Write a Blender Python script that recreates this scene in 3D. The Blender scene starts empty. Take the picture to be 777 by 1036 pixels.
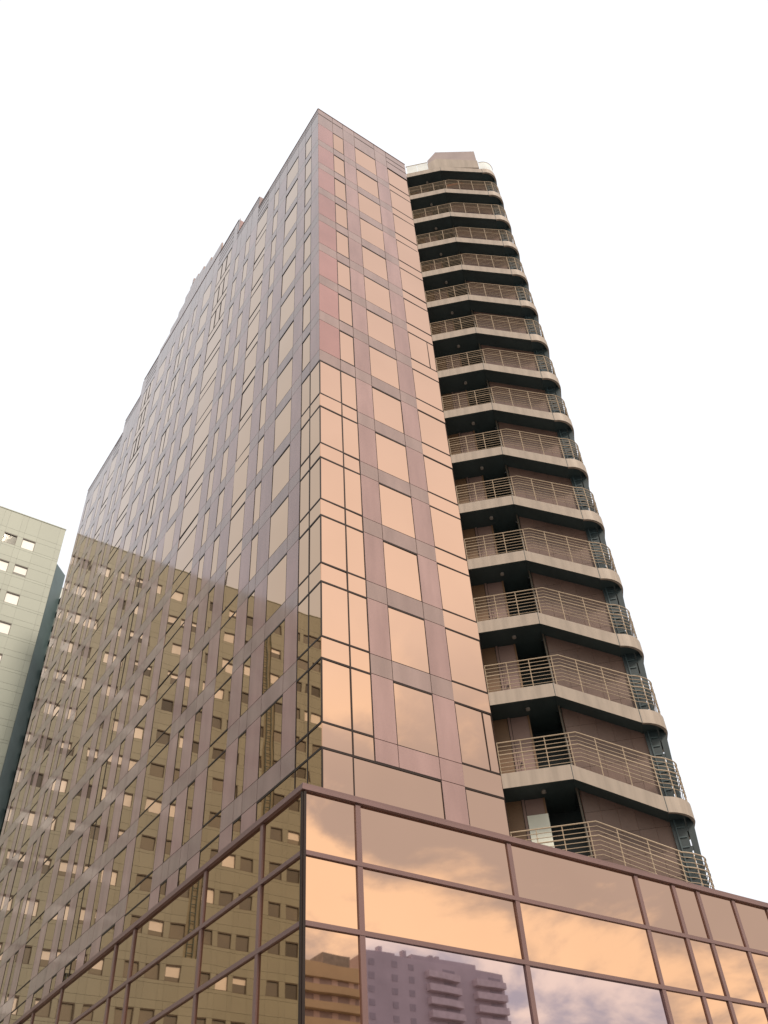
import bpy, math, random
from mathutils import Matrix, Vector
random.seed(7)
S2 = math.sqrt(0.5)
scene = bpy.context.scene
COL = scene.collection

# ------------------------------------------------------------------ helpers
class MB:
    """collects polygons and links them as one mesh object"""
    def __init__(self):
        self.v = []; self.f = []; self.m = []
    def quad(self, pts, mi=0):
        b = len(self.v); self.v += [tuple(p) for p in pts]
        self.f.append(tuple(range(b, b + len(pts)))); self.m.append(mi)
    def hexa(self, p, mi=0, skip=()):
        # p: 8 points, 0-3 bottom loop, 4-7 top loop
        b = len(self.v); self.v += [tuple(q) for q in p]
        fs = [(0, 3, 2, 1), (4, 5, 6, 7), (0, 1, 5, 4), (1, 2, 6, 5), (2, 3, 7, 6), (3, 0, 4, 7)]
        for i, f in enumerate(fs):
            if i in skip: continue
            self.f.append(tuple(b + j for j in f)); self.m.append(mi)
    def box(self, x0, x1, y0, y1, z0, z1, mi=0):
        self.hexa([(x0, y0, z0), (x1, y0, z0), (x1, y1, z0), (x0, y1, z0),
                   (x0, y0, z1), (x1, y0, z1), (x1, y1, z1), (x0, y1, z1)], mi)
    def mbox(self, F, u0, u1, z0, z1, d0, d1, mi=0):
        # F(u, d, z): facade mapping, d = distance out of the wall
        self.hexa([F(u0, d0, z0), F(u1, d0, z0), F(u1, d1, z0), F(u0, d1, z0),
                   F(u0, d0, z1), F(u1, d0, z1), F(u1, d1, z1), F(u0, d1, z1)], mi)
    def prism(self, plan, z0, z1, mi=0, mtop=None, mbot=None):
        n = len(plan); b = len(self.v)
        zf0 = z0 if callable(z0) else (lambda p: z0)
        zf1 = z1 if callable(z1) else (lambda p: z1)
        self.v += [(p[0], p[1], zf0(p)) for p in plan] + [(p[0], p[1], zf1(p)) for p in plan]
        self.f.append(tuple(b + n - 1 - i for i in range(n))); self.m.append(mi if mbot is None else mbot)
        self.f.append(tuple(b + n + i for i in range(n))); self.m.append(mi if mtop is None else mtop)
        for i in range(n):
            j = (i + 1) % n
            self.f.append((b + i, b + j, b + n + j, b + n + i)); self.m.append(mi)
    def tube(self, pts, r, mi=0, n=6, closed=False):
        pts = [Vector(p) for p in pts]; rings = []
        for i, p in enumerate(pts):
            a = pts[max(i - 1, 0)]; c = pts[min(i + 1, len(pts) - 1)]
            t = (c - a).normalized()
            up = Vector((0, 0, 1)) if abs(t.z) < 0.9 else Vector((1, 0, 0))
            s = t.cross(up).normalized(); w = s.cross(t)
            b = len(self.v)
            for k in range(n):
                an = 2 * math.pi * k / n
                self.v.append(tuple(p + r * (math.cos(an) * s + math.sin(an) * w)))
            rings.append(b)
        for a, b in zip(rings[:-1], rings[1:]):
            for k in range(n):
                self.f.append((a + k, a + (k + 1) % n, b + (k + 1) % n, b + k)); self.m.append(mi)
        for a in (rings[0], rings[-1]):
            self.f.append(tuple(a + k for k in range(n))); self.m.append(mi)
    def build(self, name, mats, parent=None, **props):
        me = bpy.data.meshes.new(name); me.from_pydata(self.v, [], self.f)
        for m in (mats if isinstance(mats, (list, tuple)) else [mats]): me.materials.append(m)
        me.polygons.foreach_set('material_index', self.m); me.update()
        o = bpy.data.objects.new(name, me); COL.objects.link(o)
        if parent is not None: o.parent = parent
        for k, v in props.items(): o[k] = v
        return o

def thing(name, label, cat, loc=(0, 0, 0), group=None):
    o = bpy.data.objects.new(name, None); COL.objects.link(o)
    o.location = loc; o['label'] = label; o['category'] = cat
    if group: o['group'] = group
    return o

# ------------------------------------------------------------------ materials
def mat(name):
    m = bpy.data.materials.new(name); m.use_nodes = True
    nt = m.node_tree
    return m, nt, nt.nodes['Principled BSDF']

def N(nt, t, **kw):
    n = nt.nodes.new(t)
    for k, v in kw.items(): setattr(n, k, v)
    return n

def add_variation(nt, b, col, amt_island=0.06, noise=0.12, scale=0.6, detail=5.0, stretch=(1, 1, 1)):
    """base colour with per-panel and soft mottled variation"""
    g = N(nt, 'ShaderNodeNewGeometry'); tc = N(nt, 'ShaderNodeTexCoord')
    mp = N(nt, 'ShaderNodeMapping'); mp.inputs['Scale'].default_value = stretch
    nt.links.new(tc.outputs['Object'], mp.inputs['Vector'])
    no = N(nt, 'ShaderNodeTexNoise'); no.inputs['Scale'].default_value = scale; no.inputs['Detail'].default_value = detail
    nt.links.new(mp.outputs['Vector'], no.inputs['Vector'])
    m1 = N(nt, 'ShaderNodeMapRange'); m1.inputs['To Min'].default_value = 1 - amt_island; m1.inputs['To Max'].default_value = 1 + amt_island
    nt.links.new(g.outputs['Random Per Island'], m1.inputs['Value'])
    m2 = N(nt, 'ShaderNodeMapRange'); m2.inputs['From Min'].default_value = 0.3; m2.inputs['From Max'].default_value = 0.7
    m2.inputs['To Min'].default_value = 1 - noise; m2.inputs['To Max'].default_value = 1 + noise
    nt.links.new(no.outputs['Fac'], m2.inputs['Value'])
    mu = N(nt, 'ShaderNodeMath', operation='MULTIPLY')
    nt.links.new(m1.outputs['Result'], mu.inputs[0]); nt.links.new(m2.outputs['Result'], mu.inputs[1])
    vm = N(nt, 'ShaderNodeVectorMath', operation='SCALE'); vm.inputs[0].default_value = col[:3]
    nt.links.new(mu.outputs[0], vm.inputs['Scale'])
    nt.links.new(vm.outputs['Vector'], b.inputs['Base Color'])

def solid(name, col, rough=0.6, metal=0.0, spec=0.5, isl=0.05, noise=0.1, scale=0.8, stretch=(1, 1, 1)):
    m, nt, b = mat(name)
    b.inputs['Roughness'].default_value = rough; b.inputs['Metallic'].default_value = metal
    b.inputs['Specular IOR Level'].default_value = spec
    add_variation(nt, b, col, isl, noise, scale, 5.0, stretch)
    return m

def glass(name, col, rough=0.015, wav=0.02, isl=0.05, metal=1.0, tint=(1, 1, 1), scale=0.35):
    m, nt, b = mat(name)
    b.inputs['Metallic'].default_value = metal; b.inputs['Roughness'].default_value = rough
    b.inputs['Specular Tint'].default_value = (*tint, 1)
    add_variation(nt, b, col, isl, 0.03, 0.25)
    tc = N(nt, 'ShaderNodeTexCoord'); no = N(nt, 'ShaderNodeTexNoise')
    no.inputs['Scale'].default_value = scale; no.inputs['Detail'].default_value = 1.5
    nt.links.new(tc.outputs['Object'], no.inputs['Vector'])
    bp = N(nt, 'ShaderNodeBump'); bp.inputs['Strength'].default_value = 1.0; bp.inputs['Distance'].default_value = wav
    nt.links.new(no.outputs['Fac'], bp.inputs['Height']); nt.links.new(bp.outputs['Normal'], b.inputs['Normal'])
    return m

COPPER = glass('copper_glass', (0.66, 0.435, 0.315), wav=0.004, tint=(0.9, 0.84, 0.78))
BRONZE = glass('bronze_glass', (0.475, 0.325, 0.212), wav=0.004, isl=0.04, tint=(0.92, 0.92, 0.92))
LILAC = glass('lilac_glass', (0.56, 0.46, 0.50), wav=0.003, tint=(0.8, 0.75, 0.8))
PINKG = solid('pink_granite', (0.30, 0.205, 0.198), rough=0.1, spec=0.27, isl=0.08, noise=0.12, scale=0.8, stretch=(1.6, 1.6, .35))
GREYG = solid('mauve_granite', (0.265, 0.20, 0.19), rough=0.1, spec=0.27, isl=0.07, noise=0.12, scale=0.8, stretch=(1.6, 1.6, .35))
REDG = solid('rose_granite', (0.30, 0.172, 0.163), rough=0.12, spec=0.35, isl=0.12, noise=0.07, scale=0.5)
JOINT = solid('joint_sealant', (0.30, 0.24, 0.225), rough=0.7)
GASK = solid('black_gasket', (0.025, 0.017, 0.015), rough=0.5, spec=0.2)
FRAME = solid('mauve_frame', (0.15, 0.088, 0.085), rough=0.4, isl=0.04, noise=0.08)
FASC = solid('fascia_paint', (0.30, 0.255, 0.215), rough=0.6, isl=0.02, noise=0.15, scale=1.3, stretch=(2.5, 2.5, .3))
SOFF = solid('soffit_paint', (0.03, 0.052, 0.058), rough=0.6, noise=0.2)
RAILM = solid('rail_paint', (0.37, 0.30, 0.22), rough=0.45, spec=0.4)
BROWN = solid('brown_tile', (0.125, 0.08, 0.066), rough=0.45, isl=0.07, noise=0.15, scale=0.7)
PINKW = solid('pink_wall_paint', (0.21, 0.14, 0.125), rough=0.5, noise=0.1)
OCHRE = solid('ochre_door_paint', (0.17, 0.10, 0.055), rough=0.5, noise=0.12)
LITEDGE = solid('lit_wall_edge', (0.33, 0.13, 0.07), rough=0.6)  # warm light on the brown wall's end face, put into its colour
TEALD = solid('dark_teal_screen', (0.022, 0.036, 0.042), rough=0.35, noise=0.25)
TEALM = solid('teal_slats', (0.035, 0.06, 0.07), rough=0.4, noise=0.2)
WHITED = solid('white_door_paint', (0.66, 0.70, 0.64), rough=0.5)
BOXC = solid('bulkhead_tile', (0.27, 0.215, 0.20), rough=0.4, isl=0.08, noise=0.1)
PALEG = solid('pale_guard_glass', (0.62, 0.66, 0.65), rough=0.15, isl=0.04)
CONC = solid('roof_concrete', (0.28, 0.27, 0.25), rough=0.9, noise=0.2)

# building at the left
BEIGE = solid('beige_panel', (0.258, 0.29, 0.248), rough=0.5, isl=0.04, noise=0.06, scale=0.15)
BJOINT = solid('panel_joint', (0.24, 0.24, 0.18), rough=0.8)
BLINDSKY = solid('blind_sky_reflection', (0.74, 0.75, 0.72), rough=0.5, spec=0.3, isl=0.14, noise=0.06)  # white blinds, with the sky's reflection in the panes put into the colour
DARKW = glass('dark_window_glass', (0.20, 0.20, 0.18), rough=0.05, wav=0.002, metal=0.4, isl=0.4)
BFR = solid('brown_window_frame', (0.09, 0.08, 0.065), rough=0.5)
TEALW = solid('teal_cladding', (0.07, 0.11, 0.115), rough=0.4, noise=0.1)
TEALG = solid('deep_green_glazing', (0.015, 0.04, 0.036), rough=0.2)

# ------------------------------------------------------------------ world, sun
def build_world():
    w = bpy.data.worlds.new('World'); scene.world = w; w.use_nodes = True
    nt = w.node_tree; nt.nodes.clear()
    out = N(nt, 'ShaderNodeOutputWorld'); bg = N(nt, 'ShaderNodeBackground'); bg.inputs['Strength'].default_value = 0.1
    sky = N(nt, 'ShaderNodeTexSky', sky_type='NISHITA'); sky.sun_disc = False
    sky.sun_elevation = math.radians(SUN_EL); sky.sun_rotation = math.radians(SUN_ROT)
    sky.air_density = 1.5; sky.dust_density = 3.0
    tc = N(nt, 'ShaderNodeTexCoord'); sx = N(nt, 'ShaderNodeSeparateXYZ')
    nt.links.new(tc.outputs['Generated'], sx.inputs[0])
    # clouds on a layer overhead: direction / (z + .25)
    ad = N(nt, 'ShaderNodeMath', operation='MAXIMUM'); ad.inputs[1].default_value = 0.0
    nt.links.new(sx.outputs['Z'], ad.inputs[0])
    ad2 = N(nt, 'ShaderNodeMath', operation='ADD'); ad2.inputs[1].default_value = 0.30
    nt.links.new(ad.outputs[0], ad2.inputs[0])
    dv = N(nt, 'ShaderNodeVectorMath', operation='DIVIDE'); nt.links.new(tc.outputs['Generated'], dv.inputs[0])
    cb = N(nt, 'ShaderNodeCombineXYZ')
    for i in range(3): nt.links.new(ad2.outputs[0], cb.inputs[i])
    nt.links.new(cb.outputs[0], dv.inputs[1])
    mp = N(nt, 'ShaderNodeMapping'); mp.inputs['Location'].default_value = CLOUD_OFF
    nt.links.new(dv.outputs[0], mp.inputs['Vector'])
    no = N(nt, 'ShaderNodeTexNoise'); no.inputs['Scale'].default_value = 2.6; no.inputs['Detail'].default_value = 7
    no.inputs['Roughness'].default_value = 0.58; no.inputs['Distortion'].default_value = 0.35
    nt.links.new(mp.outputs['Vector'], no.inputs['Vector'])
    cr = N(nt, 'ShaderNodeMapRange', interpolation_type='SMOOTHSTEP')
    cr.inputs['From Min'].default_value = 0.43; cr.inputs['From Max'].default_value = 0.575
    # a thinner, greyer belt of cloud part of the way up the southern sky
    b1 = N(nt, 'ShaderNodeMapRange', interpolation_type='SMOOTHSTEP'); b1.inputs['From Min'].default_value = 0.575; b1.inputs['From Max'].default_value = 0.615
    b2 = N(nt, 'ShaderNodeMapRange', interpolation_type='SMOOTHSTEP'); b2.inputs['From Min'].default_value = 0.65; b2.inputs['From Max'].default_value = 0.73
    sk = N(nt, 'ShaderNodeMath', operation='MULTIPLY_ADD'); sk.inputs[1].default_value = 0.41
    nt.links.new(sx.outputs['X'], sk.inputs[0]); nt.links.new(sx.outputs['Z'], sk.inputs[2])
    nt.links.new(sk.outputs[0], b1.inputs['Value']); nt.links.new(sk.outputs[0], b2.inputs['Value'])
    bd = N(nt, 'ShaderNodeMath', operation='SUBTRACT'); nt.links.new(b1.outputs['Result'], bd.inputs[0]); nt.links.new(b2.outputs['Result'], bd.inputs[1])
    bs = N(nt, 'ShaderNodeMath', operation='MULTIPLY_ADD'); bs.inputs[1].default_value = -0.13
    nt.links.new(bd.outputs[0], bs.inputs[0]); nt.links.new(no.outputs['Fac'], bs.inputs[2])
    nt.links.new(bs.outputs[0], cr.inputs['Value'])
    # the low southern sky: grey-lilac gaps between sunlit clouds
    cmix = N(nt, 'ShaderNodeMix', data_type='RGBA')
    cmix.inputs['A'].default_value = (7.7, 7.5, 7.6, 1); cmix.inputs['B'].default_value = (16.4, 14.2, 11.0, 1)
    nt.links.new(cr.outputs['Result'], cmix.inputs['Factor'])
    # high veil: even bright cover
    hz = N(nt, 'ShaderNodeMapRange', interpolation_type='SMOOTHSTEP')
    hz.inputs['From Min'].default_value = 0.44; hz.inputs['From Max'].default_value = 0.64
    nt.links.new(sx.outputs['Z'], hz.inputs['Value'])
    m2 = N(nt, 'ShaderNodeMix', data_type='RGBA')
    hz2 = N(nt, 'ShaderNodeMapRange', interpolation_type='SMOOTHSTEP')
    hz2.inputs['From Min'].default_value = 0.62; hz2.inputs['From Max'].default_value = 0.90
    nt.links.new(sx.outputs['Z'], hz2.inputs['Value'])
    mv = N(nt, 'ShaderNodeMix', data_type='RGBA'); mv.inputs['A'].default_value = (13.8, 12.8, 12.0, 1); mv.inputs['B'].default_value = (11.2, 11.0, 11.6, 1)
    nt.links.new(hz2.outputs['Result'], mv.inputs['Factor']); nt.links.new(mv.outputs['Result'], m2.inputs['B'])
    nt.links.new(hz.outputs['Result'], m2.inputs['Factor']); nt.links.new(cmix.outputs['Result'], m2.inputs['A'])
    # northern sky: plain bright overcast
    yr = N(nt, 'ShaderNodeMapRange', interpolation_type='SMOOTHSTEP')
    yr.inputs['From Min'].default_value = -0.12; yr.inputs['From Max'].default_value = 0.12
    nt.links.new(sx.outputs['Y'], yr.inputs['Value'])
    m3 = N(nt, 'ShaderNodeMix', data_type='RGBA'); m3.inputs['B'].default_value = (11.2, 11.4, 11.8, 1)
    nt.links.new(yr.outputs['Result'], m3.inputs['Factor']); nt.links.new(m2.outputs['Result'], m3.inputs['A'])
    m4 = N(nt, 'ShaderNodeMix', data_type='RGBA'); m4.inputs['Factor'].default_value = 0.9
    nt.links.new(sky.outputs[0], m4.inputs['A']); nt.links.new(m3.outputs['Result'], m4.inputs['B'])
    nt.links.new(m4.outputs['Result'], bg.inputs['Color']); nt.links.new(bg.outputs[0], out.inputs['Surface'])

SUN_AZ = -91.5     # direction towards the sun, degrees from +X in plan
SUN_EL = 40.0
SUN_ROT = 90 - SUN_AZ
CLOUD_OFF = (5.3, 0.2, 1.4)
build_world()
sl = bpy.data.lights.new('sun', 'SUN'); sl.energy = 3.3; sl.angle = math.radians(11); sl.color = (1.0, 0.84, 0.68)
so = bpy.data.objects.new('sun', sl); COL.objects.link(so)
sd = Vector((math.cos(math.radians(SUN_EL)) * math.cos(math.radians(SUN_AZ)), math.cos(math.radians(SUN_EL)) * math.sin(math.radians(SUN_AZ)), math.sin(math.radians(SUN_EL))))
so.rotation_euler = sd.to_track_quat('Z', 'Y').to_euler()

# ------------------------------------------------------------------ camera
CAM = Vector((-14.01516281, -22.96051418, 1.6))
M = [[0.8267155598997942, -0.5600180425911013, -0.054047895352187236], [0.3575893472356455, 0.5971780339428338, -0.7179890350971642], [0.43436302992215464, 0.574245755533816, 0.693952858981244]]
cd = bpy.data.cameras.new('camera'); co = bpy.data.objects.new('camera', cd); COL.objects.link(co)
cd.sensor_fit = 'HORIZONTAL'; cd.sensor_width = 36.0; cd.lens = 895.477 / 777 * 36; cd.clip_start = 0.1; cd.clip_end = 5000
R = Matrix(((M[0][0], -M[1][0], -M[2][0]), (M[0][1], -M[1][1], -M[2][1]), (M[0][2], -M[1][2], -M[2][2])))
co.matrix_world = Matrix.Translation(CAM) @ R.to_4x4()
scene.camera = co

# ------------------------------------------------------------------ the office tower
tower = thing('office_tower', 'tall copper-glass office tower with pink granite cladding, glazed podium and corner escape balconies', 'office building')
FR = lambda u, d, z: (u, -d, z)      # right face, plane y = 0
FL = lambda u, d, z: (-d, u, z)      # left face, plane x = 0
W0, ST, WH = 20.34, 3.62, 2.72       # head of reference window, storey, window height
ROOF = 70.1
GAP = 0.014

win_jobs = []      # (key, F, u0, u1, z0, z1, mats)
span_jobs = []
clad_r, clad_l = MB(), MB()

def cell(mb, F, u0, u1, z0, z1, mi):
    mb.mbox(F, u0 + GAP, u1 - GAP, z0 + GAP, z1 - GAP, -0.05, 0.0, mi)

def head(z): return z
def facade(F, mb, cols, side, top_of):
    for (u0, u1, t, uc) in cols:
        zt = top_of((u0 + u1) / 2)
        j = -1
        while True:
            h = W0 + ST * j; s = h - WH
            if j == -1: s = 11.6
            if h > zt - 1.0: break
            nxt = min(h + ST - WH, zt)
            kind = t
            if t in ('A', 'B') and j >= 6: kind = {'A': 'S', 'B': 'W'}[t]
            red = (t == 'A' and j >= 6 and side == 'r')
            last = (h + ST > zt - 1.0)
            if last: nxt = zt - 0.95 if side == 'r' or zt < 71 else zt - 0.1
            # window zone
            if j == -1 and t == 'S' and ((side == 'r' and abs(u0 - 2.17) < .01) or (side == 'l' and abs(u0 - 1.82) < .01)):
                pass
            elif kind == 'S':
                if j >= 0 or t == 'S':
                    cell(mb, F, u0, u1, s, h, 2 if red else 0)
            else:
                a, b = (u0, u1)
                if t == 'A' and side == 'l' : a, b = u0, u1
                win_jobs.append((F, a, b, s, h, side, t, j))
            # spandrel zone above
            if nxt > h + 0.05:
                if kind in ('G', 'A', 'B') and not last and not (t in ('A', 'B') and j == 5):
                    span_jobs.append((F, u0, u1, h, nxt, side, t, j))
                else:
                    cell(mb, F, u0, u1, h, nxt, 0 if (side == 'r' and j == -1) else 1)
            if last:
                if side == 'r':
                    za = nxt
                    cell(mb, F, u0, u1, za, zt - 0.06, 1)
                    if t in ('A', 'B', 'W', 'G'):
                        mb.mbox(F, u0 + .03, u1 - .03, zt - 0.95, zt - 0.87, -0.01, 0.012, 4)
                    if t == 'G':
                        mb.mbox(F, u0 + .03, u1, zt - 1.7, zt - 1.63, -0.01, 0.012, 4)
                        mb.mbox(F, u0 + .03, u1, h - 0.09, h - 0.01, -0.01, 0.012, 4)
                else:
                    if nxt < zt - 0.2:
                        cell(mb, F, u0, u1, nxt, zt - 0.06, 1)
                    if t == 'G':
                        for dz in (0.4, 1.0, 1.7, 2.4):
                            if zt - dz > h: mb.mbox(F, u0, u1, zt - dz, zt - dz + 0.06, -0.01, 0.012, 4)
                break
            j += 1

right_cols = [(0.0, 1.26, 'A', 0), (1.26, 2.17, 'B', 0), (2.17, 3.18, 'S', 0), (3.18, 5.03, 'W', 0), (5.03, 6.12, 'S', 0), (6.12, 8.0, 'G', 0)]
facade(FR, clad_r, right_cols, 'r', lambda u: ROOF)

left_w = [(2.85, 4.6, 'W'), (5.8, 6.5, 'W'), (7.6, 9.3, 'G'), (10.5, 11.25, 'W'), (12.4, 13.1, 'W'), (14.15, 16.9, 'G'), (18.0, 19.65, 'W'),
          (20.9, 21.62, 'W'), (22.75, 24.45, 'W'), (25.6, 26.35, 'W'), (27.5, 29.15, 'W'), (30.3, 32.85, 'G'), (34.1, 34.85, 'W'), (35.65, 36.38, 'W'),
          (37.8, 39.5, 'G'), (40.72, 41.46, 'W'), (42.5, 44.25, 'W'), (45.4, 46.25, 'W')]
left_cols = [(0.0, 0.95, 'A', 0), (0.95, 1.82, 'B', 0)]
u = 1.82
for a, b, t in left_w:
    left_cols.append((u, a, 'S', 0)); left_cols.append((a, b, t, 0)); u = b
left_cols.append((u, 47.2, 'S', 0))
def left_top(u):
    if u < 9.4: return ROOF
    if u < 13.35: return 71.95
    if u < 33.8: return 74.4
    if u < 37.7: return 71.95
    return ROOF
facade(FL, clad_l, left_cols, 'l', left_top)
# central crest of the left parapet: plain stepped cladding above the 74.4 m line
crest = [(16.9, 75.15), (19.2, 75.95), (20.9, 76.75), (22.2, 77.6), (23.15, 78.1), (24.0, 77.6), (25.0, 76.7), (26.3, 75.95), (28.0, 75.2), (30.2, 74.4)]
for (a, za), (b, zb) in zip(crest[:-1], crest[1:]):
    n = 2
    for i in range(n):
        cell(clad_l, FL, a + (b - a) * i / n, a + (b - a) * (i + 1) / n, 74.4, max(za, zb) if zb > za else za, 1)
    clad_l.mbox(FL, a, b, 71.5, max(za, zb), -0.15, -0.052, 3)
clad_l.mbox(FL, 23.3, 23.55, 78.0, 78.8, -0.2, 0.02, 1)

# horizontal reveals of the parapet
for mb, F, segs in ((clad_r, FR, [(0, 8.0, ROOF)]), (clad_l, FL, [(0, 9.4, ROOF), (9.4, 13.35, 71.95), (13.35, 33.8, 74.4), (33.8, 37.7, 71.95), (37.7, 47.2, ROOF)])):
    for a, b, zt in segs:
        mb.mbox(F, a, b, zt - 0.055, zt, -0.35, 0.03, 5)
        if F is FL and zt < 74:
            mb.mbox(F, a, b, zt - 0.95, zt - 0.9, -0.01, 0.008, 4)
            mb.mbox(F, a, b, zt - 0.55, zt - 0.5, -0.01, 0.008, 4)
clad_l.mbox(FL, 13.3, 13.36, 71.97, 74.4, -1.6, 0.0, 0)
clad_l.mbox(FL, 9.36, 9.41, ROOF + .002, 71.95, -1.0, 0.0, 1)
cm = [PINKG, GREYG, REDG, JOINT, GASK, FRAME]
clad_r.build('granite_cladding', cm, tower, label='pink granite cladding of the sunlit narrow face')
clad_l.build('granite_cladding', cm, tower, label='grey-mauve granite cladding of the long shaded face')

# body behind the cladding
body = MB()
plan = [(0.051, 0.051), (7.97, 0.051), (7.97, 4.2), (13.2, -1.0), (20.0, 6.0), (20.0, 47.15), (0.051, 47.15)]
body.prism(plan, 0.0, 69.9, 0)
body.prism([(0.06, 9.42), (12, 9.42), (12, 37.7), (0.06, 37.7)], 69.9, 71.85, 0)
body.prism([(0.07, 13.37), (12, 13.37), (12, 33.8), (0.07, 33.8)], 71.85, 74.3, 0)
body.build('wall', [JOINT], tower)

# window panes and frames
def make_pane(mb, F, u0, u1, z0, z1, mi, d=-0.014):
    t = [random.uniform(-0.0052, 0.0052) * min(u1 - u0, 1.6) for _ in range(4)]
    mb.quad([F(u0, d + t[0], z0), F(u1, d + t[1], z0), F(u1, d + t[1] + t[3] - t[0], z1), F(u0, d + t[3], z1)], mi)

def make_frame(mb, F, u0, u1, z0, z1, side, t, mull=False):
    top = 0.085; e = 0.004
    mb.mbox(F, u0, u1, z1 - top, z1, -0.049, e, 0)
    w = 0.03 if t in ('A', 'B') else 0.016
    mb.mbox(F, u1 - w, u1, z0 + .03, z1 - top, -0.048, e - .003, 0)
    mb.mbox(F, u0, u0 + w, z0 + .03, z1 - top, -0.048, e - .003, 0)
    if t in ('G', 'A', 'B'):
        mb.mbox(F, u0, u1, z0, z0 + 0.078, -0.049, e, 0)
    else:
        mb.mbox(F, u0, u1, z0, z0 + 0.016, -0.048, e - .003, 0)
    if mull:
        c = (u0 + u1) / 2; mb.mbox(F, c - 0.04, c + 0.04, z0 + .09, z1 - top, -0.047, e - .003, 0)

def cam_size(F, u0, u1, z0, z1):
    p = [Vector(F(u0, 0, z0)), Vector(F(u1, 0, z0)), Vector(F(u0, 0, z1))]
    q = []
    for v in p:
        d = v - CAM; x, y, w = (sum(M[r][c] * d[c] for c in range(3)) for r in range(3))
        if w < 0.1: return 0
        q.append((x / w, y / w))
    return abs((q[1][0] - q[0][0]) * (q[2][1] - q[0][1]) - (q[1][1] - q[0][1]) * (q[2][0] - q[0][0]))

# base row: the lowest right panes merge across columns b to d
jobs = []
for (F, a, b, s, h, side, t, j) in win_jobs:
    if side == 'r' and j == -1 and t == 'B': jobs.append((F, 1.26, 5.03, s, h, side, 'G', j)); continue
    if side == 'r' and j == -1 and t == 'W': continue
    if side == 'l' and j == -1 and abs(a - 2.85) < .01: a = 1.82
    jobs.append((F, a, b, s, h, side, t, j))
cell_extra = MB()
jobs.sort(key=lambda q: -cam_size(q[0], q[1], q[2], max(q[3], 13.0), q[4]))
rest_g, rest_f, rest_gr = MB(), MB(), MB()
for i, (F, a, b, s, h, side, t, j) in enumerate(jobs):
    mull = (side == 'l' and abs(a - 22.75) < 0.01)
    extra = (side == 'r' and t == 'G' and j in (0, 7))
    if i < 100:
        g, f = MB(), MB()
    else:
        g, f = (rest_g if side == 'l' else rest_gr), rest_f
    make_pane(g, F, a, b, s, h, 0)
    make_frame(f, F, a, b, s, h, side, t, mull)
    if extra: f.mbox(F, a + 1.38, a + 1.42, s + .09, h - .1, -0.047, 0.0, 0)
    if t == 'G' and side == 'l' and (b - a) > 2.4 and j > 11:
        for c in (a + (b - a) / 3, a + 2 * (b - a) / 3): f.mbox(F, c - .03, c + .03, s + .09, h - .1, -0.047, 0.012, 0)
    if i < 100:
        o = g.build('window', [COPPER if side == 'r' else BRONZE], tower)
        f.build('window_frame', [GASK], o)
# remaining windows of the far bays: one part past the hundred largest
rg = rest_g.build('window', [BRONZE], tower, kind='stuff', label='remaining small windows of the far and upper bays')
if rest_gr.v: rest_gr.build('window', [COPPER], tower, kind='stuff', label='remaining small copper windows high on the narrow face')
rest_f.build('window_frame', [GASK], rg, kind='stuff')
span_jobs.sort(key=lambda q: -cam_size(*q[:5]))
sp_rest = MB()
for i, (F, a, b, s, h, side, t, j) in enumerate(span_jobs):
    if i < 99: g = MB()
    else: g = sp_rest
    make_pane(g, F, a, b, s, h, 0)
    if t in ('A', 'B'):
        g.mbox(F, b - 0.03, b, s, h, -0.048, 0.001, 1)
        if t == 'B': g.mbox(F, a, a + 0.03, s, h, -0.048, 0.001, 1)
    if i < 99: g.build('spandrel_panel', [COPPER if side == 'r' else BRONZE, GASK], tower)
if sp_rest.v: sp_rest.build('spandrel_panel', [BRONZE, GASK], tower, kind='stuff')

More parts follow.
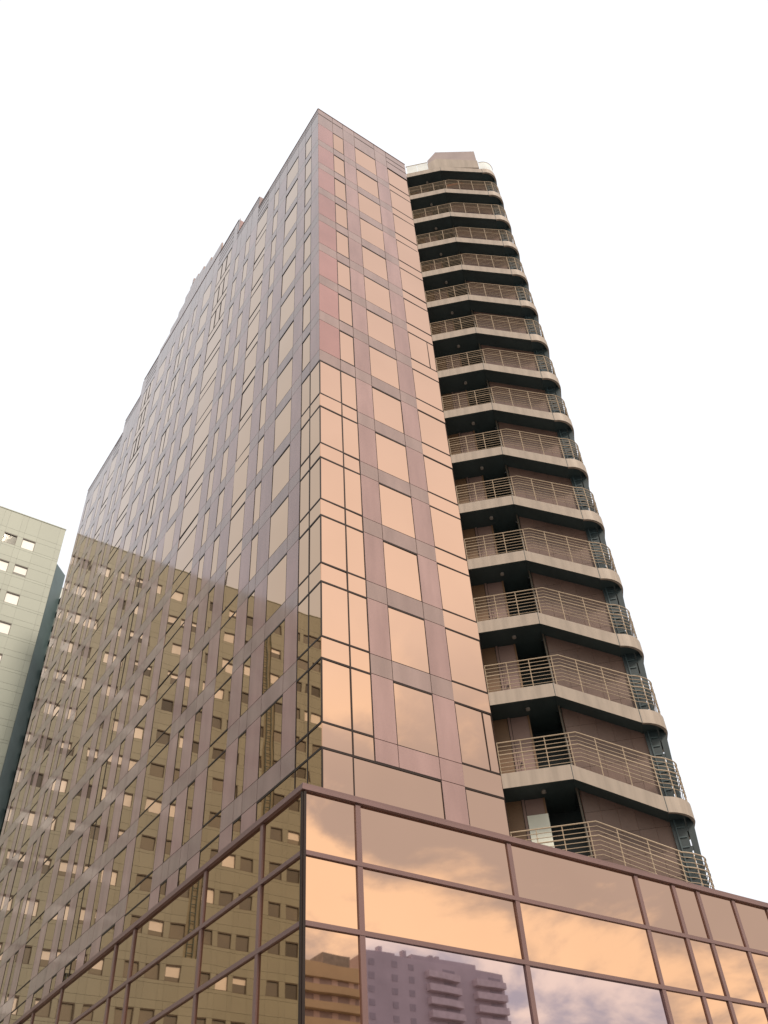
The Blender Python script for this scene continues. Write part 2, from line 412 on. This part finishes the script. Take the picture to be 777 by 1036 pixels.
# ------------------------------------------------------------------ escape stair with balconies at the right corner
# stair axes: s runs along (1,-1)/sqrt2 from (8,0); q is the depth behind the outer plane
def P(s, q, z=None):
    x, y = 8 + (s + q) * S2, (q - s) * S2
    return (x, y) if z is None else (x, y, z)
DW = 1.34        # width of the outer flight
DT = 2.9         # full width of the stair
KINK, NOSE = 2.67, 5.70
DROP = 1.74
def nose_plan(r=0.92, s1=6.68, n=10, inset=0.0):
    pts = []
    for i in range(n + 1):
        a = -math.pi / 2 + (math.pi / 2) * i / n
        pts.append((s1 - r + (r - inset) * math.cos(a), r + (r - inset) * math.sin(a)))
    for i in range(n + 1):
        a = (math.pi / 2) * i / n
        pts.append((s1 - r + (r - inset) * math.cos(a), DT - r + (r - inset) * math.sin(a)))
    return pts
FH = 0.60
def make_balcony(parent):
    b = MB()   # slots: 0 fascia, 1 soffit
    # level landing: fascia board and slab
    th = 0.12
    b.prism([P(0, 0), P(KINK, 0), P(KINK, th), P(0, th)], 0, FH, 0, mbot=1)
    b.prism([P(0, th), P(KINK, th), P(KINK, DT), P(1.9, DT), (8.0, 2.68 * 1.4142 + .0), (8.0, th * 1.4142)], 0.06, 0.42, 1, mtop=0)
    # outer flight: sloped fascia and slab with treads
    def zl(s): return -DROP * (s - KINK) / (NOSE - KINK)
    for q0, q1, za, zb, mi in ((0, th, 0, FH, 0), (th, DW, 0.07, 0.30, 1)):
        v = [P(KINK, q0, za), P(NOSE, q0, za - DROP), P(NOSE, q1, za - DROP), P(KINK, q1, za),
             P(KINK, q0, zb), P(NOSE, q0, zb - DROP), P(NOSE, q1, zb - DROP), P(KINK, q1, zb)]
        k0 = len(b.f); b.hexa(v, mi)
        if mi == 0: b.m[k0] = 1
    nst = 10
    for i in range(nst):
        sa = KINK + (NOSE - KINK) * i / nst; sb = KINK + (NOSE - KINK) * (i + 1) / nst
        z1 = 0.45 - DROP * (i + 0.5) / nst
        b.hexa([P(sa, th, z1 - .2), P(sb, th, z1 - .2), P(sb, DW, z1 - .2), P(sa, DW, z1 - .2), P(sa, th, z1), P(sb, th, z1), P(sb, DW, z1), P(sa, DW, z1)], 0)
    # half landing with rounded nose
    outer = [(NOSE, 0.0)] + nose_plan()
    inner = [(NOSE, th)] + nose_plan(inset=th)
    for (o0, o1, i0, i1) in zip(outer[:-1], outer[1:], inner[:-1], inner[1:]):
        dz = lambda p: -DROP - 0.12 * min(1.0, max(0.0, (p[0] - NOSE) / 0.9))
        b.hexa([P(*o0, dz(o0)), P(*o1, dz(o1)), P(*i1, dz(i1)), P(*i0, dz(i0)),
                P(*o0, dz(o0) + FH), P(*o1, dz(o1) + FH), P(*i1, dz(i1) + FH), P(*i0, dz(i0) + FH)], 0)
    b.prism([P(*p) for p in inner] + [P(NOSE, DT - .1)], -DROP + 0.03, -DROP + 0.35, 1)
    # joint seam on the fascia at kink and nose
    for s, z in ((KINK, 0), (NOSE, -DROP)):
        b.hexa([P(s - .012, -.004, z + .01), P(s + .012, -.004, z + .01), P(s + .012, .02, z + .01), P(s - .012, .02, z + .01),
                P(s - .012, -.004, z + FH - .01), P(s + .012, -.004, z + FH - .01), P(s + .012, .02, z + FH - .01), P(s - .012, .02, z + FH - .01)], 1)
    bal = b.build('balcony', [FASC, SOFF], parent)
    # railing
    r = MB(); NR = 8; HT = 1.33
    def zr(s, base):
        s1 = 3.12
        if s <= s1: return base
        return base - (min(s, NOSE + .05) - s1) * 0.562
    ro = [(NOSE + .02, 0.06)] + nose_plan(inset=0.06)
    zend = zr(9, 0)
    for k in range(NR):
        base = FH + HT - k * HT / (NR - 0.35)
        rad = 0.026 if k == 0 else (0.026 if k == 3 else 0.0135)
        pts = [P(0.0, .06, base), P(1.5, .06, base), P(3.12, .06, base), P(4.4, .06, zr(4.4, base)), P(NOSE, .06, zr(NOSE, base))]
        for p in ro[1:]: pts.append(P(*p, zr(9, base) - 0.10 * min(1, (p[0] - NOSE) / .6)))
        r.tube(pts, rad, 0, 6)
    def post(s, q):
        zt = zr(s, FH + HT) ; zb = (FH if s <= KINK else max(FH - DROP * (s - KINK) / (NOSE - KINK), FH - DROP)) - .05
        if s > NOSE: zt -= .1
        for dq in (0.0, 0.05):
            r.tube([P(s, q + dq, zb), P(s, q + dq, zt)], 0.016, 0, 5)
        for k in range(1, NR):
            z = zt - k * HT / (NR - 0.35)
            r.tube([P(s - .03, q + .02, z), P(s + .03, q + .02, z)], 0.03, 0, 5)
    for s in (0.02, 0.94, 1.88, 2.83, 3.78, 4.72, 5.66): post(s, 0.06)
    for i in (3, 7, 10, 14, 18): post(*nose_plan(inset=.06)[i])
    r.build('railing', [RAILM], bal)
    # return flight: stepped underside, from the half landing down to the storey below
    t = MB()
    for i in range(11):
        sa = NOSE - (NOSE - KINK) * i / 11; sb = NOSE - (NOSE - KINK) * (i + 1) / 11
        z1 = -DROP + .4 - (3.625 - DROP) * (i + 0.5) / 11
        t.hexa([P(sb, 1.6, z1 - .3), P(sa, 1.6, z1 - .3), P(sa, DT - .15, z1 - .3), P(sb, DT - .15, z1 - .3), P(sb, 1.6, z1), P(sa, 1.6, z1), P(sa, DT - .15, z1), P(sb, DT - .15, z1)], 0)
    t.build('return_flight', [TEALM], bal)
    # dark louvred screen closing the end of the stair, edge raked
    c = MB()
    z0, z1 = -DROP + .04, -DROP - 3.01
    def scr(sa0, sb0, sa1, sb1, q, mi, za=z0, zb=z1):
        c.hexa([P(sa1, q, zb), P(sb1, q, zb), P(sb1, q + .05, zb), P(sa1, q + .05, zb), P(sa0, q, za), P(sb0, q, za), P(sb0, q + .05, za), P(sa0, q + .05, za)], mi)
    scr(5.78, 6.30, 5.78, 6.20, 0.80, 0)
    scr(6.35, 6.60, 6.25, 6.42, 0.80, 0)
    nsl = 8
    for i in range(nsl):
        z = z0 - 0.30 - i * 0.36
        f = (z0 - z) / (z0 - z1)
        wb = lambda a_, b_, q0, q1, za, zb, mi: c.hexa([P(a_, q0, za), P(b_, q0, za), P(b_, q1, za), P(a_, q1, za), P(a_, q0, zb), P(b_, q0, zb), P(b_, q1, zb), P(a_, q1, zb)], mi)
        wb(5.94, 6.24 - .08 * f, 0.76, .795, z - .05, z, 1)
        sa = 6.29 - .10 * f
        if i % 3 != 1: wb(sa, sa + .08, .80, .84, z - .16, z, 0)
    wb(5.90, 5.95, .74, .795, z1, z0, 1)
    c.build('louvred_screen', [TEALD, TEALM], bal)
    l = MB()
    l.prism([(P(1.5, 0.75)[0] + .09 * math.cos(a * math.pi / 5), P(1.5, 0.75)[1] + .09 * math.sin(a * math.pi / 5)) for a in range(10)], -0.03, 0.058, 0)
    l.build('ceiling_lamp', [CONC], bal)
    return bal

Z0, ZS = 17.08, 3.625
bal0 = make_balcony(tower); bal0.location = (0, 0, Z0 - ZS)
for k in range(0, 15):
    c = bal0.copy(); COL.objects.link(c); c.parent = tower; c.location = (0, 0, Z0 + ZS * k)
    for ch in list(bal0.children):
        if k == 14 and ch.name.startswith('railing'): continue
        d = ch.copy(); COL.objects.link(d); d.parent = c
    if k == 14: top_bal = c

# walls behind the balconies
wl = MB()
nlev = 15
QA = DW
QF = 0.92
def wallbox(mb, s0, s1, q0, q1, z0, z1, mi):
    mb.hexa([P(s0, q0, z0), P(s1, q0, z0), P(s1, q1, z0), P(s0, q1, z0), P(s0, q0, z1), P(s1, q0, z1), P(s1, q1, z1), P(s0, q1, z1)], mi)
ZB = 11.6; ZT = 68.0
# brown tiled wall between the flights, tiles as separate panels on a core
sw0, sw1 = 2.84, 5.86
wallbox(wl, sw0 + .03, sw1 - .01, QF + .03, QA + .2, ZB, 67.2, 1)
nt_ = 5
for r_ in range(62):
    za = ZB + r_ * 0.906; zb = za + .896
    if zb > 67.2: break
    for i in range(nt_):
        a = sw0 + (sw1 - sw0) * i / nt_; b = sw0 + (sw1 - sw0) * (i + 1) / nt_
        wallbox(wl, a + .004, b - .004, QF, QF + .03, za, zb, 0)
wl.build('stair_wall', [BROWN, LITEDGE], tower, label='brown tiled wall behind the sloping stair railings')
bk = MB()
wallbox(bk, -1.2, 5.9, DT, DT + .12, ZB, 68.0, 0)
bk.build('shaft_wall', [TEALD], tower)
# left of the opening: per storey ochre door panel, post and pink wall
for k in range(-1, 14):
    zf = Z0 + ZS * k + 0.42; zc = Z0 + ZS * (k + 1) + 0.06
    p = MB()
    wallbox(p, -1.30, 0.58, QA, QA + .1, zf, zc, 0)
    wallbox(p, 0.60, 0.70, QA - .05, QA + .1, zf, zc, 1)
    wallbox(p, 0.72, 1.42, QA + .02, QA + .1, zf, zc, 1)
    wallbox(p, 1.42, 1.5, QA - .02, QA + .3, zf, zc, 0)
    o = p.build('landing_wall', [OCHRE, PINKW], tower)
    dd_ = MB()
    if k == -1:
        wallbox(dd_, 0.72, 1.52, QA - .05, QA - .01, zf, zf + 2.6, 0)
        wallbox(dd_, 0.8, 0.86, QA - .1, QA - .05, zf + 1.1, zf + 1.25, 1)
        dd_.build('door', [WHITED, GASK], o, label='white door at terrace level')
    else:
        wallbox(dd_, 0.80, 1.36, QA - .005, QA + .018, zf + .02, zf + 2.4, 0)
        wallbox(dd_, 0.84, 0.90, QA - .06, QA - .005, zf + 1.1, zf + 1.2, 1)
        dd_.build('door', [PINKW, GASK], o)

dp = MB(); dp.tube([P(2.76, QF - .06, ZB), P(2.76, QF - .06, 67.9)], .045, 0, 8)
for z_ in range(13, 67, 2): dp.tube([P(2.76, QF - .06, z_), P(2.76, QF - .06, z_ + .1)], .06, 0, 8)
dp.build('drain_pipe', [BFR], tower)
# stair bulkhead on the roof and pale guard around the roof landing
bh = MB()
poly = [(1.80, 68.42), (2.75, 68.42), (5.52, 67.0), (5.52, 70.05), (2.55, 71.3), (1.80, 70.08)]
def extr(mb, poly, q0, q1, mi):
    b = len(mb.v); n = len(poly)
    mb.v += [P(s, q0, z) for s, z in poly] + [P(s, q1, z) for s, z in poly]
    mb.f.append(tuple(range(b, b + n))); mb.m.append(mi); mb.f.append(tuple(b + n + i for i in range(n))); mb.m.append(mi)
    for i in range(n):
        j = (i + 1) % n; mb.f.append((b + i, b + j, b + n + j, b + n + i)); mb.m.append(mi)
extr(bh, poly, 0.10, 2.8, 0)
low = [(1.76, 68.45), (2.6, 68.45), (5.56, 67.0), (5.56, 68.25), (2.5, 70.0), (1.76, 69.45)]
extr(bh, low, 0.03, 0.098, 1)
bh.build('roof_bulkhead', [BOXC, FASC], tower)
gu = MB()
for a, b in ((0.1, 0.9), (0.93, 1.74)):
    wallbox(gu, a, b, .05, .08, 68.5, 69.7, 0)
wallbox(gu, 0.05, 1.76, .03, .1, 69.7, 69.76, 1)
np_ = [(5.6, 0.05)] + nose_plan(inset=.05)
for p0, p1 in zip(np_[:-1], np_[1:]):
    zz = Z0 + ZS * 14 - DROP - .1 + FH
    gu.quad([P(*p0, zz), P(*p1, zz), P(*p1, zz + 1.3), P(*p0, zz + 1.3)], 0)
gu.tube([P(*p, zz + 1.3) for p in np_], .03, 1)
gu.build('roof_guard', [PALEG, RAILM], tower)

# ------------------------------------------------------------------ podium
PX, PY, PT = -3.73, -5.2, 12.13
pod = MB()
pod.prism([(PX + .12, PY + .12), (46, PY + .12), (46, 60), (30, 60), (30, 47.2), (PX + .12, 47.2)], 0.0, 11.7, 0)
podo = pod.build('podium', [CONC], tower)
PFR = lambda u, d, z: (u, PY - d, z)
PFL = lambda u, d, z: (PX - d, u, z)
zl_ = [12.0, 10.42, 8.82, 5.6, 3.6, 0.35]
ur = [PX, -2.09, 2.93, 7.97, 9.64, 10.78, 12.5, 14.3, 16.0, 21.0, 26.0, 31.0, 36.0, 41.0, 46.0]
ul = [PY, -3.04, 0.28, 5.32, 6.86, 11.85, 14.97, 16.6, 21.6, 24.7, 26.3, 31.3, 34.4, 36.0, 41.0, 47.2]
fr = MB(); prest = MB()
for F, us, side in ((PFR, ur, 'r'), (PFL, ul, 'l')):
    for i, uu in enumerate(us):
        if i == 0: continue
        w = 0.075
        fr.mbox(F, uu - w, uu + w, 0.2, 11.93, -0.11, -0.03, 0)
    u0 = us[0] + (0.02 if side == 'r' else 0.02)
    fr.mbox(F, us[0] + .001, us[0] + 0.075, 0.2, 11.93, -0.105, -0.035, 1)
    for z in zl_:
        if z == 12.0: continue
        fr.mbox(F, u0 + .07, us[-1], z - .055, z + .055, -0.10, -0.018, 0)
    for i in range(len(us) - 1):
        for r_ in range(len(zl_) - 1):
            a, b, z1, z0 = us[i], us[i + 1], zl_[r_], zl_[r_ + 1]
            seen = z1 > 4 and ((side == 'r' and a < 20) or (side == 'l' and a < 22))
            g = MB() if seen else prest
            tt = [random.uniform(-0.002, 0.002) * (b - a) for _ in range(3)]
            g.quad([F(a, -.075 + tt[0], z0), F(b, -.075 + tt[1], z0), F(b, -.075 + tt[1] + tt[2] - tt[0], z1), F(a, -.075 + tt[2], z1)], 0)
            if seen:
                big = side == 'r' and r_ >= 2 and a > -3 and b < 8
                lab = {'label': 'large lilac-tinted pane low on the podium'} if big else {}
                g.build('podium_pane', [LILAC if big else (COPPER if side == 'r' else BRONZE)], podo, **lab)
prest.build('podium_pane', [BRONZE], podo, kind='stuff')
# cap in two steps, wraps the corner
for x0, x1, y0, y1 in ((PX - .03, 46, PY - .03, PY + .3), (PX - .03, PX + .3, PY + .3, 47.2)):
    fr.box(x0, x1, y0, y1, 11.965, 12.06, 0)
for x0, x1, y0, y1 in ((PX - .005, 46, PY - .005, PY + .28), (PX - .005, PX + .28, PY + .28, 47.2)):
    fr.box(x0, x1, y0, y1, 12.063, 12.14, 0)
fr.build('podium_frame', [FRAME, GASK], podo)

# ------------------------------------------------------------------ beige office block at the left, facade on y = 60
D = 60.0
blk = thing('office_block', 'pale beige-green office block with small square windows behind the left side of the copper tower', 'office building', (0, 0, 0))
FB = lambda u, d, z: (u, D - d, z)
XR = 1.22; XL = -62.0; BT = 75.2
wins = []
n = 0
while True:
    s = -1.65 - 7.1 * n
    if s < XL + 8: break
    for i in range(3):
        wins.append((s - 2.07 * i - 1.45, s - 2.07 * i))
    n += 1
xs = sorted({XL, XR, 0.62} | {w[0] for w in wins} | {w[1] for w in wins})
wall_b = MB(); fj = MB()
wallb_rows = []
FHB = 3.88
wz = [(71.93 - FHB * k - 1.45, 71.93 - FHB * k) for k in range(18)]
zs = [BT]
for a, b in wz: zs += [b + .72, b, a, a - .32]
zs.append(0.0); zs = sorted(set(round(z, 3) for z in zs))
wset = {round(w[0], 3) for w in wins}
bw = []
def strip_dark(xm, zm):
    if -30.1 < xm < -28.4 and 30 < zm < 70: return 1
    if -14.7 < xm < -10.5 and zm < 27.5: return 2
    return 0
for i in range(len(xs) - 1):
    for j in range(len(zs) - 1):
        a, b, z0, z1 = xs[i], xs[i + 1], zs[j], zs[j + 1]
        xm = (a + b) / 2; zm = (z0 + z1) / 2
        sd_ = strip_dark(xm, zm)
        iswin = round(a, 3) in wset and any(abs(z0 - w[0]) < .01 for w in wz)
        if sd_ == 0 and iswin:
            bw.append((a, b, z0, z1)); continue
        if sd_:
            wall_b.mbox(FB, a, b, z0, z1, -0.5, -0.3, 1)
            continue
        g = 0.010
        gx = g if (b - a > .5) else 0.0
        wall_b.mbox(FB, a, b - gx, z0 + (g if (abs(z0 - round(z0, 3)) < 1) else 0), z1 - g, -0.25, 0.0, 0)
wall_b.box(XL, XR - .02, D + .26, D + 18, 0, BT - .05, 2)
wall_b.mbox(FB, XL, XR + .03, BT - .02, BT + .1, -0.4, 0.05, 0)
wall_b.build('wall', [BEIGE, TEALG, BJOINT], blk)
# ladder in the narrow recess
ld = MB()
for x in (-29.6, -28.95): ld.tube([(x, D + .05, 30), (x, D + .05, 71)], .05, 0, 5)
for i in range(52): ld.tube([(-29.6, D + .05, 30.4 + i * .78), (-28.95, D + .05, 30.4 + i * .78)], .04, 0, 5)
ld.build('ladder', [TEALW], blk)
gr = MB()
for x in (-14.6, -13.2, -11.9, -10.55): gr.box(x - .07, x + .07, D - .02, D + .2, 0, 27.5)
for i in range(23): gr.box(-14.6, -10.55, D, D + .18, i * 1.2, i * 1.2 + .12)
gr.build('window_grille', [TEALM], blk)
an = MB(); an.tube([(-23.1, D + 1, 75), (-23.3, D + 1, 78.6)], .09, 0); an.build('antenna', [GASK], blk)
# windows of the block
def sz(w):
    a, b, z0, z1 = w
    direct = (a > -7.5 and z0 > 45)
    refl = (b > -38 and z0 > 22)
    return (0 if direct else 1, 0 if refl else 1, z0 + (0 if refl else 100))
bw.sort(key=sz)
rest = MB(); restf = MB()
for i, (a, b, z0, z1) in enumerate(bw):
    r = random.random()
    pb = 0.9 if a > -17 else (0.7 if z0 > 56 and a > -27 else 0.14)
    mi = 0 if r < pb else 1
    g = MB() if i < 100 else rest; f = MB() if i < 100 else restf
    tt = random.uniform(-.004, .004)
    frac = 0.0 if random.random() < .6 else random.uniform(.2, .7)
    zmid = z0 + (z1 - z0) * frac
    if mi == 0 and frac > 0:
        g.quad([FB(a, -.14, z0), FB(b, -.14 + tt, z0), FB(b, -.14 + tt, zmid), FB(a, -.14, zmid)], 1)
        g.quad([FB(a, -.14, zmid), FB(b, -.14 + tt, zmid), FB(b, -.14, z1), FB(a, -.14 + tt, z1)], 0)
    else:
        g.quad([FB(a, -.14, z0), FB(b, -.14 + tt, z0), FB(b, -.14, z1), FB(a, -.14 + tt, z1)], mi)
    f.mbox(FB, a, b, z1 - .1, z1, -.13, -.02, 0); f.mbox(FB, a, b, z0, z0 + .05, -.13, -.04, 0)
    f.mbox(FB, a, a + .05, z0 + .05, z1 - .1, -.13, -.04, 0); f.mbox(FB, b - .05, b, z0 + .05, z1 - .1, -.13, -.04, 0)
    if i < 100:
        o = g.build('window', [BLINDSKY, DARKW], blk); f.build('window_frame', [BFR], o)
ro = rest.build('window', [BLINDSKY, DARKW], blk, kind='stuff'); restf.build('window_frame', [BFR], ro, kind='stuff')
# teal return and dark glazed wing between the block and the tower
tw = MB()
tw.prism([(XR + .02, D + .05), (2.75, D + 1.6), (2.75, D + 12), (XR + .02, D + 12)], 0, 69.95, 0)
tw.prism([(2.77, D + 1.9), (9.0, D + 1.9), (9.0, D + 12), (2.77, D + 12)], 0, 66.8, 1)
for i in range(34):
    z = 66.5 - i * 1.94
    tw.box(2.78, 9.0, D + 1.3, D + 1.89, z - .07, z, 0 if i % 2 else 1)
    if i % 2: tw.box(3.0, 3.12, D + 1.1, D + 1.29, z - 1.0, z + .1, 0)
tw.build('side_wing', [TEALW, TEALG, BJOINT], blk)
tg = MB()
for i in range(4): tg.box(2.8 + i * 1.5, 2.8 + i * 1.5 + 1.42, D + 1.9, D + 1.95, 66.95, 68.3, 0)
tg.tube([(2.8, D + 1.92, 68.35), (8.8, D + 1.92, 68.35)], .04, 1)
tg.build('roof_guard', [PALEG, TEALM], blk)

# ------------------------------------------------------------------ buildings across the street, behind the camera (seen mirrored in the podium)
def behind(px, pz, s):
    return (-14.015 + (px + 14.015) * s, 12.56 - 92.56 * s, 1.6 + (pz - 1.6) * s)
apt = thing('apartment_tower', 'purple-brown apartment tower with stacked balconies mirrored in the large lilac podium pane', 'apartment building', (0, 0, 0))
s = 2.0
x0, yb, _ = behind(48.0, 30, s); x1 = behind(70.2, 30, s)[0]; ztop = behind(60, 37.3, s)[2]
PURP = solid('plum_render', (0.50, 0.42, 0.415), rough=0.7, noise=0.15, scale=0.1)
PALEB = solid('balcony_parapet_paint', (0.60, 0.50, 0.48), rough=0.7, noise=0.1)
SHADE = solid('dark_opening_glass', (0.34, 0.28, 0.28), rough=0.3)
m_ = MB(); m_.box(x0, x1, yb - 22, yb, 0, ztop, 0)
m_.box(x0 + 2, x0 + 12, yb - 20, yb - 2, ztop, ztop + 1.2, 0); m_.box(x0 + 18, x1 - 6, yb - 20, yb - 3, ztop, ztop + 2.2, 0)
for xx in (x0 + 9, x0 + 16.5, x0 + 25, x0 + 27): m_.box(xx, xx + 1.1, yb - 6, yb - 4.6, ztop, ztop + 3.4, 0)
m_.build('wall', [PURP], apt)
xa, xb = behind(57.8, 30, s)[0], behind(62.8, 30, s)[0]
xc, xd = behind(65.2, 30, s)[0], behind(69.9, 30, s)[0]
for (a, b) in ((xa, xb), (xc, xd)):
    for i in range(14):
        z = ztop - 4.0 - i * 2.9
        q = MB(); q.box(a, b, yb, yb + 1.6, z, z + 1.5, 0); o = q.build('balcony', [PALEB], apt)
        q = MB(); q.box(a + (b - a) * .55, b - .4, yb + .003, yb + .06, z + 1.5, z + 2.7, 0); q.build('window', [SHADE], o)
for a in (x0 + 3, x0 + 9.5, x0 + 14.5):
    for i in range(14):
        z = ztop - 4.0 - i * 2.9
        q = MB(); q.box(a, a + 1.6, yb + .003, yb + .08, z + 1.2, z + 2.6, 0); q.build('window', [SHADE], apt)
yel = thing('apartment_block', 'ochre apartment block with long banded balconies mirrored in the corner podium pane', 'apartment building', (0, 0, 0))
s = 1.8
x0, yb, _ = behind(36.0, 30, s); x1 = behind(47.4, 30, s)[0]; ztop = behind(45, 34.9, s)[2]
YEL = solid('ochre_render', (0.50, 0.42, 0.28), rough=0.7, noise=0.12, scale=0.1)
m_ = MB(); m_.box(x0, x1, yb - 18, yb, 0, ztop, 1)
m_.box(x0, x1 + .3, yb, yb + .9, ztop - 2.2, ztop + .6, 0)
xq = behind(43.2, 30, s)[0]; xr = behind(46.9, 30, s)[0]
m_.prism([(xq, yb - 9), (xr, yb - 9), (xr, yb - 2), (xq, yb - 2)], ztop, behind(45, 37.0, s)[2], 2)
m_.build('wall', [YEL, SHADE, CONC], yel)
for i in range(16):
    z = ztop - 5.2 - i * 3.1
    q = MB(); q.box(x0, x1 + .3, yb, yb + 1.5, z, z + 1.45, 0); q.build('balcony', [YEL], yel)
    for j in range(4):
        q = MB(); a = x1 - 2.6 - j * 4.3; q.box(a, a + 1.4, yb + .003, yb + .1, z + 1.5, z + 3.0, 0); q.build('blind', [PALEB], yel)

# ------------------------------------------------------------------ ground, pavement, street
ASPH = solid('asphalt', (0.05, 0.05, 0.052), rough=0.9, isl=0, noise=0.2, scale=3)
PAVE = solid('paving', (0.27, 0.25, 0.23), rough=0.85, isl=0.1, noise=0.15, scale=2)
KERB = solid('kerb_stone', (0.32, 0.31, 0.29), rough=0.8)
LINE = solid('road_paint', (0.75, 0.75, 0.72), rough=0.7)
g = MB(); g.quad([(-1500, -1500, -.15), (1500, -1500, -.15), (1500, 1500, -.15), (-1500, 1500, -.15)]); g.build('ground', [PAVE], None, kind='structure')
g = MB(); g.quad([(-900, -34, -.146), (900, -34, -.146), (900, -16, -.146), (-900, -16, -.146)]); g.build('road', [ASPH], None, kind='structure')
g = MB()
for i in range(-30, 40): g.quad([(i * 8, -25.1, -.142), (i * 8 + 3, -25.1, -.142), (i * 8 + 3, -24.9, -.142), (i * 8, -24.9, -.142)])
g.build('lane_marking', [LINE], None, kind='structure')
g = MB()
for i in range(-10, 20):
    for j in range(0, 7):
        g.box(i * 2.4 + .01, i * 2.4 + 2.39, -15.6 + j * 1.48 + .01, -15.6 + j * 1.48 + 1.47, -.15, 0.0)
g.build('pavement', [PAVE], None, kind='structure')
g = MB()
for i in range(-20, 40): g.box(i * 1.5, i * 1.5 + 1.49, -15.95, -15.62, -.15, 0.01)
g.build('kerb', [KERB], None, kind='structure')

# ------------------------------------------------------------------ view
scene.view_settings.view_transform = 'Standard'; scene.view_settings.look = 'None'
scene.view_settings.exposure = 0.0; scene.view_settings.gamma = 1.0
scene.render.resolution_x = 768; scene.render.resolution_y = 1024
